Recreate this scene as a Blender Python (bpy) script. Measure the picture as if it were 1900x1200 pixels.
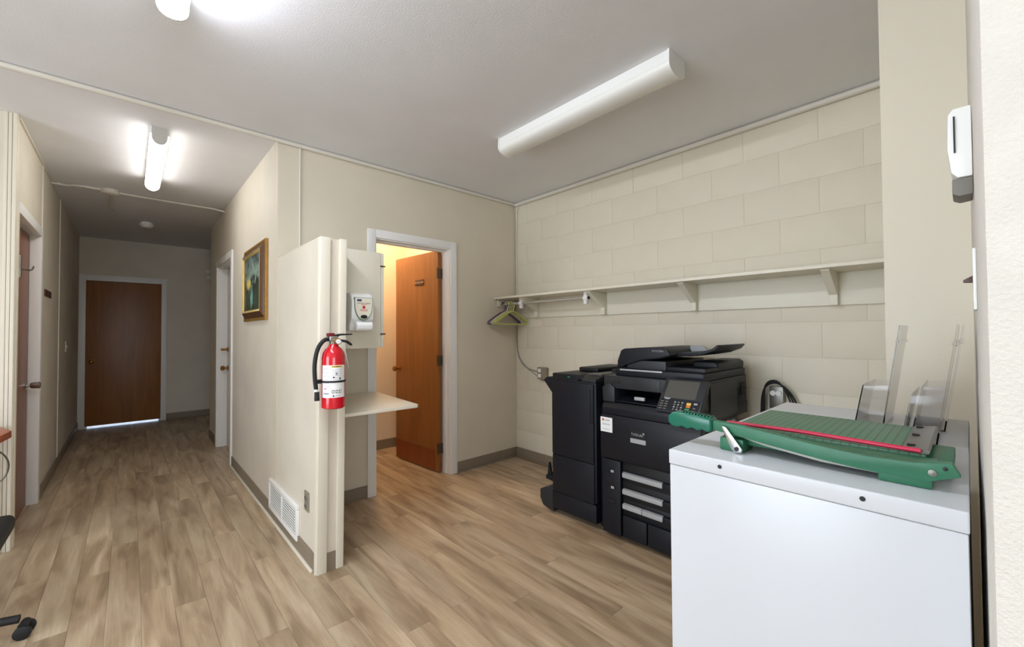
import bpy, bmesh, math, random
from mathutils import Vector, Matrix
random.seed(7)
for o in list(bpy.data.objects): bpy.data.objects.remove(o)
scene = bpy.context.scene
COL = scene.collection
# ------------------------------------------------------------------ camera
F_PX, YAW, PITCH, ROLL, CAM_H = 775.2, 0.7409, 0.0191, -0.0061, 1.2774
fwd = Vector((math.sin(YAW)*math.cos(PITCH), math.cos(YAW)*math.cos(PITCH), math.sin(PITCH)))
rgt = Vector((math.cos(YAW), -math.sin(YAW), 0)); upv = rgt.cross(fwd)
r2 = rgt*math.cos(ROLL)+upv*math.sin(ROLL); u2 = -rgt*math.sin(ROLL)+upv*math.cos(ROLL)
cd = bpy.data.cameras.new('camera'); cam = bpy.data.objects.new('camera', cd); COL.objects.link(cam)
cd.sensor_width = 36.0; cd.lens = F_PX/1900*36.0; cd.shift_y = 1.0/1900; cd.clip_start = 0.02
cam.matrix_world = Matrix(((r2.x,u2.x,-fwd.x,0),(r2.y,u2.y,-fwd.y,0),(r2.z,u2.z,-fwd.z,CAM_H),(0,0,0,1)))
scene.camera = cam
# ------------------------------------------------------------------ world, daylight, exposure
w = bpy.data.worlds.new('sky'); scene.world = w; w.use_nodes = True
w.node_tree.nodes['Background'].inputs[0].default_value = (0.62,0.78,1.0,1)
w.node_tree.nodes['Background'].inputs[1].default_value = 1.0
def area(name, loc, rot, sx, sy, power, col):
    l = bpy.data.lights.new(name,'AREA'); l.shape='RECTANGLE'; l.size=sx; l.size_y=sy; l.energy=power; l.color=col
    o = bpy.data.objects.new(name,l); COL.objects.link(o); o.location=loc; o.rotation_euler=rot; return o
# daylight entering through the two windows behind and to the left of the camera
area('daylight_left', (-3.42,1.30,1.25), (0,-math.pi/2,0), 1.9, 2.0, 54, (0.82,0.91,1.0))
area('daylight_back', (-0.9,-3.42,1.45), (math.pi/2,0,0), 2.6, 1.5, 36, (0.90,0.95,1.0))
area('daylight_behind_hall_door', (-0.05,8.9,1.2), (-math.pi/2,0,0), 1.2, 2.0, 16, (0.40,0.62,1.0))
vs = scene.view_settings
vs.view_transform='Standard'; vs.look='None'; vs.exposure=0.82; vs.gamma=1.0; vs.use_curve_mapping=False

# ------------------------------------------------------------------ materials
def lin(c):
    f=lambda v:(v/255/12.92) if v/255<=0.04045 else ((v/255+0.055)/1.055)**2.4
    return (f(c[0]),f(c[1]),f(c[2]),1.0)
MATS={}
def base(name):
    m=bpy.data.materials.new(name); m.use_nodes=True; MATS[name]=m
    return m,m.node_tree,m.node_tree.nodes['Principled BSDF']
def mat(name,rgb,rough=0.5,metal=0.0,noise=0.0,nscale=8.0,bump=0.0,bscale=200.0,emit=0.0,spec=0.5,coat=0.0):
    m,nt,b=base(name)
    b.inputs['Roughness'].default_value=rough; b.inputs['Metallic'].default_value=metal
    b.inputs['Specular IOR Level'].default_value=spec; b.inputs['Coat Weight'].default_value=coat
    c=lin(rgb); b.inputs['Base Color'].default_value=c
    tc=nt.nodes.new('ShaderNodeTexCoord')
    if noise>0:
        n=nt.nodes.new('ShaderNodeTexNoise'); n.inputs['Scale'].default_value=nscale; n.inputs['Detail'].default_value=4
        nt.links.new(tc.outputs['Object'],n.inputs['Vector'])
        r=nt.nodes.new('ShaderNodeValToRGB'); r.color_ramp.elements[0].position=0.3; r.color_ramp.elements[1].position=0.7
        r.color_ramp.elements[0].color=tuple(v*(1-noise) for v in c[:3])+(1,)
        r.color_ramp.elements[1].color=tuple(min(1,v*(1+noise)) for v in c[:3])+(1,)
        nt.links.new(n.outputs['Fac'],r.inputs['Fac']); nt.links.new(r.outputs['Color'],b.inputs['Base Color'])
    if bump>0:
        n2=nt.nodes.new('ShaderNodeTexNoise'); n2.inputs['Scale'].default_value=bscale; n2.inputs['Detail'].default_value=3
        nt.links.new(tc.outputs['Object'],n2.inputs['Vector'])
        bp=nt.nodes.new('ShaderNodeBump'); bp.inputs['Strength'].default_value=bump; bp.inputs['Distance'].default_value=0.003
        nt.links.new(n2.outputs['Fac'],bp.inputs['Height']); nt.links.new(bp.outputs['Normal'],b.inputs['Normal'])
    if emit>0:
        b.inputs['Emission Color'].default_value=c; b.inputs['Emission Strength'].default_value=emit
    return m
mat('paint_wall',(216,206,186),0.62,noise=0.03,nscale=2.5,bump=0.12,bscale=160)
mat('paint_hall',(218,209,192),0.6,noise=0.05,nscale=3.0,bump=0.15,bscale=120)
mat('paint_block',(224,216,196),0.55,noise=0.02,nscale=6,bump=0.22,bscale=220)
mat('mortar',(219,210,190),0.6)
mat('plaster',(226,221,212),0.7,noise=0.03,nscale=20,bump=0.6,bscale=260)
mat('paint_column',(226,218,198),0.6,bump=0.12,bscale=160)
mat('paint_ceiling',(228,228,230),0.75,noise=0.02,nscale=3,bump=0.25,bscale=140)
mat('trim_white',(236,234,230),0.4,bump=0.04,bscale=60)
mat('trim_cream',(226,218,200),0.45,bump=0.06,bscale=80)
mat('baseboard_taupe',(134,120,102),0.55,noise=0.04)
mat('cream_laminate',(230,224,206),0.42)
mat('washroom_paint',(236,218,192),0.6,bump=0.1)
mat('conduit_paint',(216,210,198),0.45)
mat('white_plastic',(240,240,236),0.35)
mat('white_housing',(238,238,234),0.4)
mat('grey_plastic',(120,116,108),0.5)
mat('alu_cap',(190,186,178),0.5)
mat('lens_off',(236,236,230),0.3)
mat('lens_on',(255,252,246),0.5,emit=7.0)
mat('lens_on_cool',(238,244,255),0.5,emit=28.0)
mat('bulb_warm',(255,222,182),0.5,emit=48.0)
mat('black_plastic',(17,20,29),0.45,spec=0.4,bump=0.05,bscale=400)
mat('black_plastic_dark',(13,14,18),0.5)
mat('charcoal_plastic',(38,41,45),0.45,bump=0.05,bscale=400)
mat('screen_glass',(84,82,76),0.3)
mat('silver_plastic',(176,178,180),0.4,metal=0.2)
mat('label_white',(244,244,242),0.5)
mat('label_grey',(160,162,164),0.6)
mat('ink_black',(30,30,32),0.6); mat('ink_red',(206,50,40),0.6); mat('ink_blue',(52,56,110),0.6)
mat('ink_yellow',(236,206,40),0.6); mat('ink_grey',(150,150,156),0.6); mat('ink_pale',(214,182,160),0.5)
mat('dull_green',(112,140,116),0.5); mat('key_green',(30,150,90),0.4); mat('key_orange',(230,130,50),0.4); mat('key_yellow',(244,196,90),0.4)
mat('red_enamel',(206,12,32),0.22,coat=0.5); mat('dark_red',(110,16,30),0.4)
mat('rubber',(20,20,22),0.6); mat('chrome',(200,200,200),0.18,metal=1.0); mat('brass',(176,130,74),0.28,metal=1.0)
mat('steel_grey',(122,120,112),0.35,metal=0.8)
mat('cabinet_white',(214,217,222),0.28,bump=0.02,bscale=300)
mat('green_enamel',(48,112,82),0.42,noise=0.08,nscale=30,bump=0.05,bscale=200)
mat('green_grip',(22,108,86),0.22)
mat('red_plastic',(206,40,76),0.35)
mat('gilt',(166,124,60),0.4,metal=0.5,noise=0.15,nscale=40); mat('frame_brown',(86,54,26),0.4,noise=0.15,nscale=30)
mat('frame_gilt_light',(212,184,116),0.4,metal=0.3)
mat('desk_wood',(168,84,46),0.35,noise=0.1,nscale=12)
mat('sign_brown',(70,34,20),0.4); mat('hinge_metal',(96,84,66),0.4,metal=0.8)
mat('hanger_lime',(196,200,110),0.4); mat('hanger_white',(226,222,206),0.4); mat('hanger_purple',(110,96,128),0.4); mat('hanger_dark',(70,66,80),0.4); mat('hanger_pink',(186,138,130),0.4)
mat('alu_plate',(150,142,124),0.45,metal=0.3)
mat('rod_metal',(186,182,172),0.4,metal=0.3)
mat('cable_grey',(150,146,136),0.5)
def glass_mat():
    m,nt,b=base('acrylic'); b.inputs['Base Color'].default_value=(0.93,0.93,0.95,1); b.inputs['Roughness'].default_value=0.07
    b.inputs['Transmission Weight'].default_value=1.0; b.inputs['IOR'].default_value=1.3
glass_mat()
def wood_door(name,dark,lightc,rough=0.38):
    m,nt,b=base(name); tc=nt.nodes.new('ShaderNodeTexCoord'); mp=nt.nodes.new('ShaderNodeMapping')
    mp.inputs['Scale'].default_value=(9,9,0.8); nt.links.new(tc.outputs['Object'],mp.inputs['Vector'])
    n=nt.nodes.new('ShaderNodeTexNoise'); n.inputs['Scale'].default_value=1.6; n.inputs['Detail'].default_value=7; n.inputs['Distortion'].default_value=1.2
    nt.links.new(mp.outputs['Vector'],n.inputs['Vector'])
    r=nt.nodes.new('ShaderNodeValToRGB'); r.color_ramp.elements[0].position=0.25; r.color_ramp.elements[1].position=0.75
    r.color_ramp.elements[0].color=lin(dark); r.color_ramp.elements[1].color=lin(lightc)
    nt.links.new(n.outputs['Fac'],r.inputs['Fac']); nt.links.new(r.outputs['Color'],b.inputs['Base Color'])
    b.inputs['Roughness'].default_value=rough
wood_door('door_wood',(128,80,34),(154,98,46))
wood_door('door_wood_red',(122,70,42),(142,86,54))
wood_door('door_wood_kick',(120,58,22),(136,70,28))
def floor_mat(name,randomize=True):
    m,nt,b=base(name); L=nt.links; N=nt.nodes
    tc=N.new('ShaderNodeTexCoord'); oi=N.new('ShaderNodeObjectInfo')
    off=N.new('ShaderNodeVectorMath'); off.operation='ADD'
    sc=N.new('ShaderNodeMath'); sc.operation='MULTIPLY'; sc.inputs[1].default_value=37.0; L.new(oi.outputs['Random'],sc.inputs[0])
    cmb=N.new('ShaderNodeCombineXYZ'); L.new(sc.outputs[0],cmb.inputs[0]); L.new(sc.outputs[0],cmb.inputs[1])
    L.new(tc.outputs['Object'],off.inputs[0]); L.new(cmb.outputs[0],off.inputs[1])
    m1=N.new('ShaderNodeMapping'); m1.inputs['Scale'].default_value=(13,1.7,1); L.new(off.outputs[0],m1.inputs['Vector'])
    n1=N.new('ShaderNodeTexNoise'); n1.inputs['Scale'].default_value=1.0; n1.inputs['Detail'].default_value=3; n1.inputs['Distortion'].default_value=0.7; L.new(m1.outputs[0],n1.inputs['Vector'])
    r1=N.new('ShaderNodeValToRGB'); e=r1.color_ramp.elements
    e[0].position=0.30; e[0].color=lin((150,126,99)); e[1].position=0.72; e[1].color=lin((212,192,162))
    mid=e.new(0.5); mid.color=lin((184,160,130)); L.new(n1.outputs['Fac'],r1.inputs['Fac'])
    m2=N.new('ShaderNodeMapping'); m2.inputs['Scale'].default_value=(170,5,1); L.new(off.outputs[0],m2.inputs['Vector'])
    n2=N.new('ShaderNodeTexNoise'); n2.inputs['Scale'].default_value=1.0; n2.inputs['Detail'].default_value=4; L.new(m2.outputs[0],n2.inputs['Vector'])
    r2_=N.new('ShaderNodeValToRGB'); r2_.color_ramp.elements[0].position=0.35; r2_.color_ramp.elements[0].color=(0.90,0.89,0.87,1); r2_.color_ramp.elements[1].position=0.6; r2_.color_ramp.elements[1].color=(1,1,1,1)
    L.new(n2.outputs['Fac'],r2_.inputs['Fac'])
    mx=N.new('ShaderNodeMix'); mx.data_type='RGBA'; mx.blend_type='MULTIPLY'; mx.inputs['Factor'].default_value=1.0
    L.new(r1.outputs['Color'],mx.inputs[6]); L.new(r2_.outputs['Color'],mx.inputs[7])
    mr=N.new('ShaderNodeMapRange'); mr.inputs['To Min'].default_value=0.86; mr.inputs['To Max'].default_value=1.08; L.new(oi.outputs['Random'],mr.inputs['Value'])
    hs=N.new('ShaderNodeHueSaturation'); L.new(mx.outputs[2],hs.inputs['Color']); L.new(mr.outputs[0],hs.inputs['Value'])
    L.new(hs.outputs[0],b.inputs['Base Color']); b.inputs['Roughness'].default_value=0.42
    bp=N.new('ShaderNodeBump'); bp.inputs['Strength'].default_value=0.08; bp.inputs['Distance'].default_value=0.002
    L.new(n2.outputs['Fac'],bp.inputs['Height']); L.new(bp.outputs['Normal'],b.inputs['Normal'])
floor_mat('floor_vinyl')
def trimmer_board_mat():
    m,nt,b=base('green_board'); L=nt.links; N=nt.nodes
    tc=N.new('ShaderNodeTexCoord'); wv=N.new('ShaderNodeTexWave'); wv.bands_direction='Y'; wv.inputs['Scale'].default_value=22.0; wv.inputs['Distortion'].default_value=0.0
    L.new(tc.outputs['Object'],wv.inputs['Vector'])
    r=N.new('ShaderNodeValToRGB'); r.color_ramp.elements[0].position=0.02; r.color_ramp.elements[0].color=lin((58,88,70)); r.color_ramp.elements[1].position=0.12; r.color_ramp.elements[1].color=lin((84,128,100))
    L.new(wv.outputs['Fac'],r.inputs['Fac']); L.new(r.outputs['Color'],b.inputs['Base Color']); b.inputs['Roughness'].default_value=0.45
trimmer_board_mat()
def painting_mat():
    # a gloomy landscape: stormy sky, yellow glow low on the left, a pale river between dark banks
    m,nt,b=base('landscape_painting'); L=nt.links; N=nt.nodes
    tc=N.new('ShaderNodeTexCoord'); sp=N.new('ShaderNodeSeparateXYZ'); L.new(tc.outputs['Object'],sp.inputs[0])
    nz=N.new('ShaderNodeTexNoise'); nz.inputs['Scale'].default_value=9; nz.inputs['Detail'].default_value=6; nz.inputs['Distortion'].default_value=0.8; L.new(tc.outputs['Object'],nz.inputs['Vector'])
    def math_(op,a,b_):
        n=N.new('ShaderNodeMath'); n.operation=op
        for i,v in enumerate((a,b_)):
            if isinstance(v,(int,float)): n.inputs[i].default_value=v
            else: L.new(v,n.inputs[i])
        return n.outputs[0]
    def ramp(v,els):
        r=N.new('ShaderNodeValToRGB'); e=r.color_ramp.elements
        e[0].position=els[0][0]; e[0].color=lin(els[0][1]); e[1].position=els[-1][0]; e[1].color=lin(els[-1][1])
        for p_,c_ in els[1:-1]: q=e.new(p_); q.color=lin(c_)
        L.new(v,r.inputs['Fac']); return r.outputs['Color']
    def mixc(f,a,b_):
        x=N.new('ShaderNodeMix'); x.data_type='RGBA'; L.new(f,x.inputs[0]); L.new(a,x.inputs[6]); L.new(b_,x.inputs[7]); return x.outputs[2]
    y,z=sp.outputs['Y'],sp.outputs['Z']
    wob=math_('MULTIPLY',math_('SUBTRACT',nz.outputs['Fac'],0.5),0.9)
    h=math_('ADD',math_('ADD',math_('MULTIPLY',z,2.0),0.5),wob)
    col=ramp(h,[(0.0,(34,40,30)),(0.25,(70,84,64)),(0.45,(44,52,42)),(0.52,(60,76,74)),(0.60,(150,170,150)),(0.75,(110,130,124)),(1.0,(58,64,60))])
    def blob(cy,cz,ry,rz):
        a=math_('DIVIDE',math_('SUBTRACT',math_('ADD',y,math_('MULTIPLY',wob,0.3)),cy),ry); c_=math_('DIVIDE',math_('SUBTRACT',z,cz),rz)
        d=math_('ADD',math_('MULTIPLY',a,a),math_('MULTIPLY',c_,c_))
        n=N.new('ShaderNodeMapRange'); n.inputs['From Min'].default_value=1.0; n.inputs['From Max'].default_value=0.1; L.new(d,n.inputs['Value']); return n.outputs[0]
    yc=N.new('ShaderNodeRGB'); yc.outputs[0].default_value=lin((224,206,110)); rc=N.new('ShaderNodeRGB'); rc.outputs[0].default_value=lin((120,172,166)); tcn=N.new('ShaderNodeRGB'); tcn.outputs[0].default_value=lin((96,78,44))
    col=mixc(blob(0.11,0.00,0.12,0.05),col,yc.outputs[0]); col=mixc(blob(0.03,-0.12,0.06,0.10),col,rc.outputs[0]); col=mixc(blob(0.27,0.0,0.05,0.26),col,tcn.outputs[0])
    L.new(col,b.inputs['Base Color']); b.inputs['Roughness'].default_value=0.35
painting_mat()

# ------------------------------------------------------------------ mesh helpers
ORG={}
class MB:
    def __init__(s): s.v=[]; s.f=[]
    def box(s,x0,x1,y0,y1,z0,z1):
        n=len(s.v); s.v+=[(x,y,z) for z in (z0,z1) for y in (y0,y1) for x in (x0,x1)]
        s.f+=[tuple(n+i for i in q) for q in ((0,2,3,1),(4,5,7,6),(0,1,5,4),(2,6,7,3),(0,4,6,2),(1,3,7,5))]; return s
    def prism(s,poly,axis,a,b):
        # poly of 2D points in the two other axes (cyclic order kept), extruded from a to b along axis
        n=len(s.v); k=len(poly)
        for t in (a,b):
            for p in poly:
                s.v.append({'X':(t,p[0],p[1]),'Y':(p[0],t,p[1]),'Z':(p[0],p[1],t)}[axis])
        s.f.append(tuple(range(n,n+k))[::-1]); s.f.append(tuple(range(n+k,n+2*k)))
        for i in range(k): j=(i+1)%k; s.f.append((n+i,n+j,n+k+j,n+k+i))
        return s
    def hexa(s,bot,top):
        n=len(s.v); k=len(bot); s.v+=list(bot)+list(top)
        s.f.append(tuple(range(n,n+k))[::-1]); s.f.append(tuple(range(n+k,n+2*k)))
        for i in range(k): j=(i+1)%k; s.f.append((n+i,n+j,n+k+j,n+k+i))
        return s
    def lathe(s,prof,c,axis='Z',seg=24):
        # prof: (radius, height) pairs
        n=len(s.v); A={'X':(1,2,0),'Y':(0,2,1),'Z':(0,1,2)}[axis]
        for r,h in prof:
            for i in range(seg):
                t=2*math.pi*i/seg; p=[0,0,0]; p[A[0]]=c[A[0]]+r*math.cos(t); p[A[1]]=c[A[1]]+r*math.sin(t); p[A[2]]=c[A[2]]+h; s.v.append(tuple(p))
        for k in range(len(prof)-1):
            for i in range(seg):
                j=(i+1)%seg; s.f.append((n+k*seg+i,n+k*seg+j,n+(k+1)*seg+j,n+(k+1)*seg+i))
        s.f.append(tuple(n+i for i in range(seg))[::-1]); m=n+(len(prof)-1)*seg; s.f.append(tuple(m+i for i in range(seg))); return s
    def tube(s,path,r,seg=8,smooth=0):
        P=[Vector(p) for p in path]
        for _ in range(smooth):
            Q=[P[0]]
            for a,b in zip(P,P[1:]): Q+=[a*0.75+b*0.25,a*0.25+b*0.75]
            P=Q+[P[-1]]
        n=len(s.v); up=None
        for i,p in enumerate(P):
            t=(P[min(i+1,len(P)-1)]-P[max(i-1,0)]).normalized()
            if up is None: up=t.orthogonal().normalized()
            up=(up-t*up.dot(t)); up=up.normalized() if up.length>1e-6 else t.orthogonal().normalized()
            sd=t.cross(up)
            for k in range(seg):
                a=2*math.pi*k/seg; s.v.append(tuple(p+(up*math.cos(a)+sd*math.sin(a))*r))
        for i in range(len(P)-1):
            for k in range(seg):
                j=(k+1)%seg; s.f.append((n+i*seg+k,n+i*seg+j,n+(i+1)*seg+j,n+(i+1)*seg+k))
        s.f.append(tuple(n+k for k in range(seg))[::-1]); m=n+(len(P)-1)*seg; s.f.append(tuple(m+k for k in range(seg))); return s
    def arc(s,c,r0,r1,a0,a1,z0,z1,seg=14):
        # curved slab on a vertical cylinder
        n=len(s.v)
        for i in range(seg+1):
            a=a0+(a1-a0)*i/seg; ca,sa=math.cos(a),math.sin(a)
            for r in (r0,r1):
                for z in (z0,z1): s.v.append((c[0]+r*ca,c[1]+r*sa,z))
        for i in range(seg):
            b=n+i*4; d=b+4
            s.f+=[(b+2,d+2,d+3,b+3),(b,b+1,d+1,d),(b+1,b+3,d+3,d+1),(b,d,d+2,b+2)]
        s.f+=[(n,n+2,n+3,n+1),(n+seg*4,n+seg*4+1,n+seg*4+3,n+seg*4+2)]; return s
    def build(s,name,material,parent=None,bevel=0.0,smooth=False,bseg=2,xf=None):
        bm=bmesh.new()
        vs_=[bm.verts.new(xf@Vector(p) if xf else p) for p in s.v]
        for f in s.f:
            try: bm.faces.new([vs_[i] for i in f])
            except ValueError: pass
        bmesh.ops.recalc_face_normals(bm,faces=bm.faces)
        if bevel>0:
            ed=[e for e in bm.edges if len(e.link_faces)==2 and e.calc_face_angle(0)>0.5]
            bmesh.ops.bevel(bm,geom=ed,offset=bevel,segments=bseg,profile=0.6,affect='EDGES',clamp_overlap=True)
        me=bpy.data.meshes.new(name)
        if parent is not None: org=ORG[parent.name]
        else:
            xs=[v.co for v in bm.verts]; org=Vector(((min(p.x for p in xs)+max(p.x for p in xs))/2,(min(p.y for p in xs)+max(p.y for p in xs))/2,min(p.z for p in xs)))
        bmesh.ops.translate(bm,verts=bm.verts,vec=-org)
        bm.to_mesh(me); bm.free()
        if smooth or bevel>0:
            for p in me.polygons: p.use_smooth=True
            try: me.set_sharp_from_angle(angle=math.radians(38))
            except Exception: pass
        me.materials.append(MATS[material])
        o=bpy.data.objects.new(name,me); COL.objects.link(o)
        if parent is not None: o.parent=parent
        else: o.location=org
        ORG[o.name]=org; return o
def tag(o,label=None,cat=None,group=None,kind=None):
    if label: o['label']=label
    if cat: o['category']=cat
    if group: o['group']=group
    if kind: o['kind']=kind
    return o
def thing(name,loc,label,cat,group=None,kind=None):
    o=bpy.data.objects.new(name,None); COL.objects.link(o); o.location=loc; o.empty_display_size=0.05; ORG[o.name]=Vector(loc)
    return tag(o,label,cat,group,kind)
def struct(name,mb,material,label,cat,bevel=0.0):
    return tag(mb.build(name,material,bevel=bevel),label,cat,kind='structure')
def text(txt,size,material,parent,origin,xdir,ydir,name='lettering',depth=0.0004,align='CENTER'):
    cu=bpy.data.curves.new('t','FONT'); cu.body=txt; cu.size=size; cu.align_x=align; cu.align_y='CENTER'; cu.extrude=depth; cu.resolution_u=2
    tmp=bpy.data.objects.new('t',cu); me=bpy.data.meshes.new_from_object(tmp); bpy.data.objects.remove(tmp); bpy.data.curves.remove(cu)
    X=Vector(xdir).normalized(); Y=Vector(ydir).normalized(); Z=X.cross(Y); o_=Vector(origin)-ORG[parent.name]
    me.transform(Matrix(((X.x,Y.x,Z.x,o_.x),(X.y,Y.y,Z.y,o_.y),(X.z,Y.z,Z.z,o_.z),(0,0,0,1))))
    me.name=name; me.materials.clear(); me.materials.append(MATS[material])
    o=bpy.data.objects.new(name,me); COL.objects.link(o); o.parent=parent; ORG[o.name]=ORG[parent.name]; return o

# ------------------------------------------------------------------ room dimensions
H=2.613; YA=3.177; XB=2.965; XH=0.740; YE=8.12; XL=-0.515; YPF=2.335; PT=1.795; XCOL=2.12; YN=-0.012; XN=0.60
BX1,BX2=1.369,2.21; T=2.10

# ================================================================== SETTING
fl=struct('floor',MB().box(-3.6,3.3,-3.6,9.6,-0.15,-0.004),'floor_vinyl','light tan wood-look vinyl plank floor running down the hallway','floor')
PW,PL=0.118,1.22
full=None; xi=0; x=-0.66
def plank(x0,x1,y0,y1):
    global full
    if abs((y1-y0)-PL)<1e-6:
        if full is None:
            o=MB().box(x0+.0004,x1-.0004,y0+.0005,y1-.0005,-0.004,0).build('plank','floor_vinyl',bevel=0.0006,bseg=1); full=o
            o.parent=fl; o.location=Vector(((x0+x1)/2,(y0+y1)/2,-0.004))-fl.location; return
        o=full.copy(); COL.objects.link(o); o.location=Vector(((x0+x1)/2,(y0+y1)/2,-0.004))-fl.location
    else:
        o=MB().box(x0+.0004,x1-.0004,y0+.0005,y1-.0005,-0.004,0).build('plank','floor_vinyl',bevel=0.0006,bseg=1)
        c=o.location.copy(); o.parent=fl; o.location=c-fl.location
seqs=[0.0,0.42,0.80,0.21,0.63,1.02,0.33]
while x<2.96:
    x1=x+PW; y=0.0-PL+seqs[xi%7]+0.13*((xi*5)%3)/3
    ymax=8.1 if x1<0.78 else (4.45 if x1<2.4 else 3.17)
    if x1<0.78 or True:
        while y<ymax:
            y0=max(y,-0.6); y1=min(y+PL,ymax)
            if y1-y0>0.05: plank(x,min(x1,2.96),y0,y1) if x1<=2.96 else None
            y+=PL
    x=x1; xi+=1
struct('ceiling',MB().box(-3.6,3.3,-3.6,9.6,H,H+0.15),'paint_ceiling','pale grey painted plaster ceiling','ceiling')

# block wall on the right, every block a piece of it
wr=struct('wall_right',MB().box(XB+0.0025,XB+0.25,-3.6,4.6,0,H),'mortar','cream painted concrete block wall behind the copier','wall')
zj=[1.115+0.2115*k for k in range(-6,9)]; zj=[z for z in zj if 0.0<z<H]; zs=[0.0]+zj+[H]
blockmesh=None
for i in range(len(zs)-1):
    z0,z1=zs[i]+0.0016,zs[i+1]-0.0016
    if z1-z0<0.02: continue
    k=round((zs[i]-1.115)/0.2115) if i>0 else -6
    off=0.575 if k%2==0 else 0.778
    y=off-0.406*2
    while y<3.16:
        a,b=max(y,-0.3),min(y+0.406,YA)
        if b-a>0.03:
            fullb=abs(b-a-0.406)<1e-6 and abs(z1-z0-0.2083)<1e-4
            if fullb and blockmesh is not None:
                o=blockmesh.copy(); COL.objects.link(o)
            else:
                o=MB().box(XB,XB+0.02,a+0.0016,b-0.0016,z0,z1).build('block','paint_block',bevel=0.002)
                if fullb: blockmesh=o
            o.parent=wr; o.location=Vector((XB+0.01,(a+b)/2,z0))-wr.location
        y+=0.406
# wall with the washroom door
wf=MB().box(XH,BX1+0.06,YA,YA+0.12,0,H).box(BX2-0.06,XB+0.006,YA,YA+0.12,0,H).box(BX1+0.06,BX2-0.06,YA,YA+0.12,T-0.06,H)
struct('wall_front',wf,'paint_wall','beige painted wall around the washroom door','wall')
# hall right wall with a white door
d0,d1=4.90,5.76
wh=MB().box(XH,XH+0.12,YA+0.12,d0,0,H).box(XH,XH+0.12,d1,6.38,0,H).box(XH,XH+0.12,d0,d1,T-0.07,H)
struct('wall_hall_right',wh,'paint_hall','cream hallway wall carrying the framed painting','wall')
struct('wall_hall_end',MB().box(-0.75,-0.445,YE,YE+0.12,0,H).box(0.345,2.6,YE,YE+0.12,0,H).box(-0.445,0.345,YE,YE+0.12,2.02,H),'paint_hall','shaded beige wall at the far end of the hallway','wall')
struct('wall_hall_side',MB().box(2.5,2.6,4.5,YE,0,H),'paint_hall','wall of the side passage beyond the hallway','wall')
struct('wall_passage',MB().box(XH+0.12,2.5,6.28,6.38,0,H),'paint_hall','near wall of the side passage off the hallway','wall')
# hall left wall with its recessed brown door
struct('wall_hall_left',MB().box(XL-0.12,XL,4.80,YE,0,H).box(XL-0.12,XL,3.93,4.80,2.05,H).box(XL-0.10,XL,3.86,3.93,0,H),'paint_hall','cream panelled wall on the left of the hallway','wall')
struct('wall_left_front',MB().box(-3.6,XL-0.10,3.86,3.98,0,H),'paint_hall','pale wall facing the room left of the hallway','wall')
for yb in (4.885,6.0):
    struct('trim_%d'%(1 if yb<5 else 2),MB().box(XL,XL+0.006,yb-0.014,yb+0.014,0.0,H-0.01),'trim_cream','thin cream vertical batten on the left hallway wall, '+('nearest the brown door' if yb<5 else 'beyond the dark sign'),'trim')
# washroom shell
struct('wall_washroom',MB().box(0.86,XB,4.39,4.49,0,H),'washroom_paint','peach back wall of the washroom seen through the door','wall')
struct('wall_washroom_right',MB().box(2.35,2.45,YA+0.12,4.39,0,H),'washroom_paint','peach side wall of the washroom behind its open door','wall')
struct('baseboard_washroom',MB().box(0.9,2.35,4.378,4.39,0,0.10),'baseboard_taupe','taupe baseboard along the washroom back wall','baseboard')
# pilaster and near wall on the right
struct('wall_column',MB().box(XCOL,XB,-0.20,0.214,0,H),'paint_column','cream pilaster at the end of the block wall','wall')
struct('wall_near_right',MB().box(XN,XCOL,-0.20,YN,0,H),'plaster','rough white plaster wall end at the right edge','wall',bevel=0.003)
# walls of the room behind the camera, with two windows
def window_wall(name,axis,c0,c1,a0,a1,w0,w1,z0,z1,label):
    m=MB()
    def bx(p0,p1,q0,q1):
        if axis=='X': m.box(c0,c1,p0,p1,q0,q1)
        else: m.box(p0,p1,c0,c1,q0,q1)
    bx(a0,w0,0,H); bx(w1,a1,0,H); bx(w0,w1,0,z0); bx(w0,w1,z1,H)
    struct(name,m,'paint_wall',label,'wall')
window_wall('wall_left','X',-3.6,-3.45,-3.6,3.86,0.28,2.32,0.28,2.22,'wall with the tall window, left of the camera')
window_wall('wall_back','Y',-3.6,-3.45,-3.45,3.3,-2.22,0.42,0.68,2.22,'wall with the wide window, behind the camera')
def window(n,axis,c,w0,w1,z0,z1,label):
    r=thing('window_%d'%n,(c,(w0+w1)/2,z0) if axis=='X' else ((w0+w1)/2,c,z0),label,'window',kind='structure')
    for nm,a0,a1,b0,b1 in (('frame_side',w0,w0+.05,z0,z1),('frame_side',w1-.05,w1,z0,z1),('frame_rail',w0,w1,z0,z0+.05),('frame_rail',w0,w1,z1-.05,z1),('mullion',(w0+w1)/2-.025,(w0+w1)/2+.025,z0,z1)):
        m=MB(); m.box(c-.03,c+.03,a0,a1,b0,b1) if axis=='X' else m.box(a0,a1,c-.03,c+.03,b0,b1); m.build(nm,'trim_white',r)
window(1,'X',-3.53,0.28,2.32,0.28,2.22,'tall white framed window left of the camera')
window(2,'Y',-3.53,-2.22,0.42,0.68,2.22,'wide white framed window behind the camera')

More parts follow.
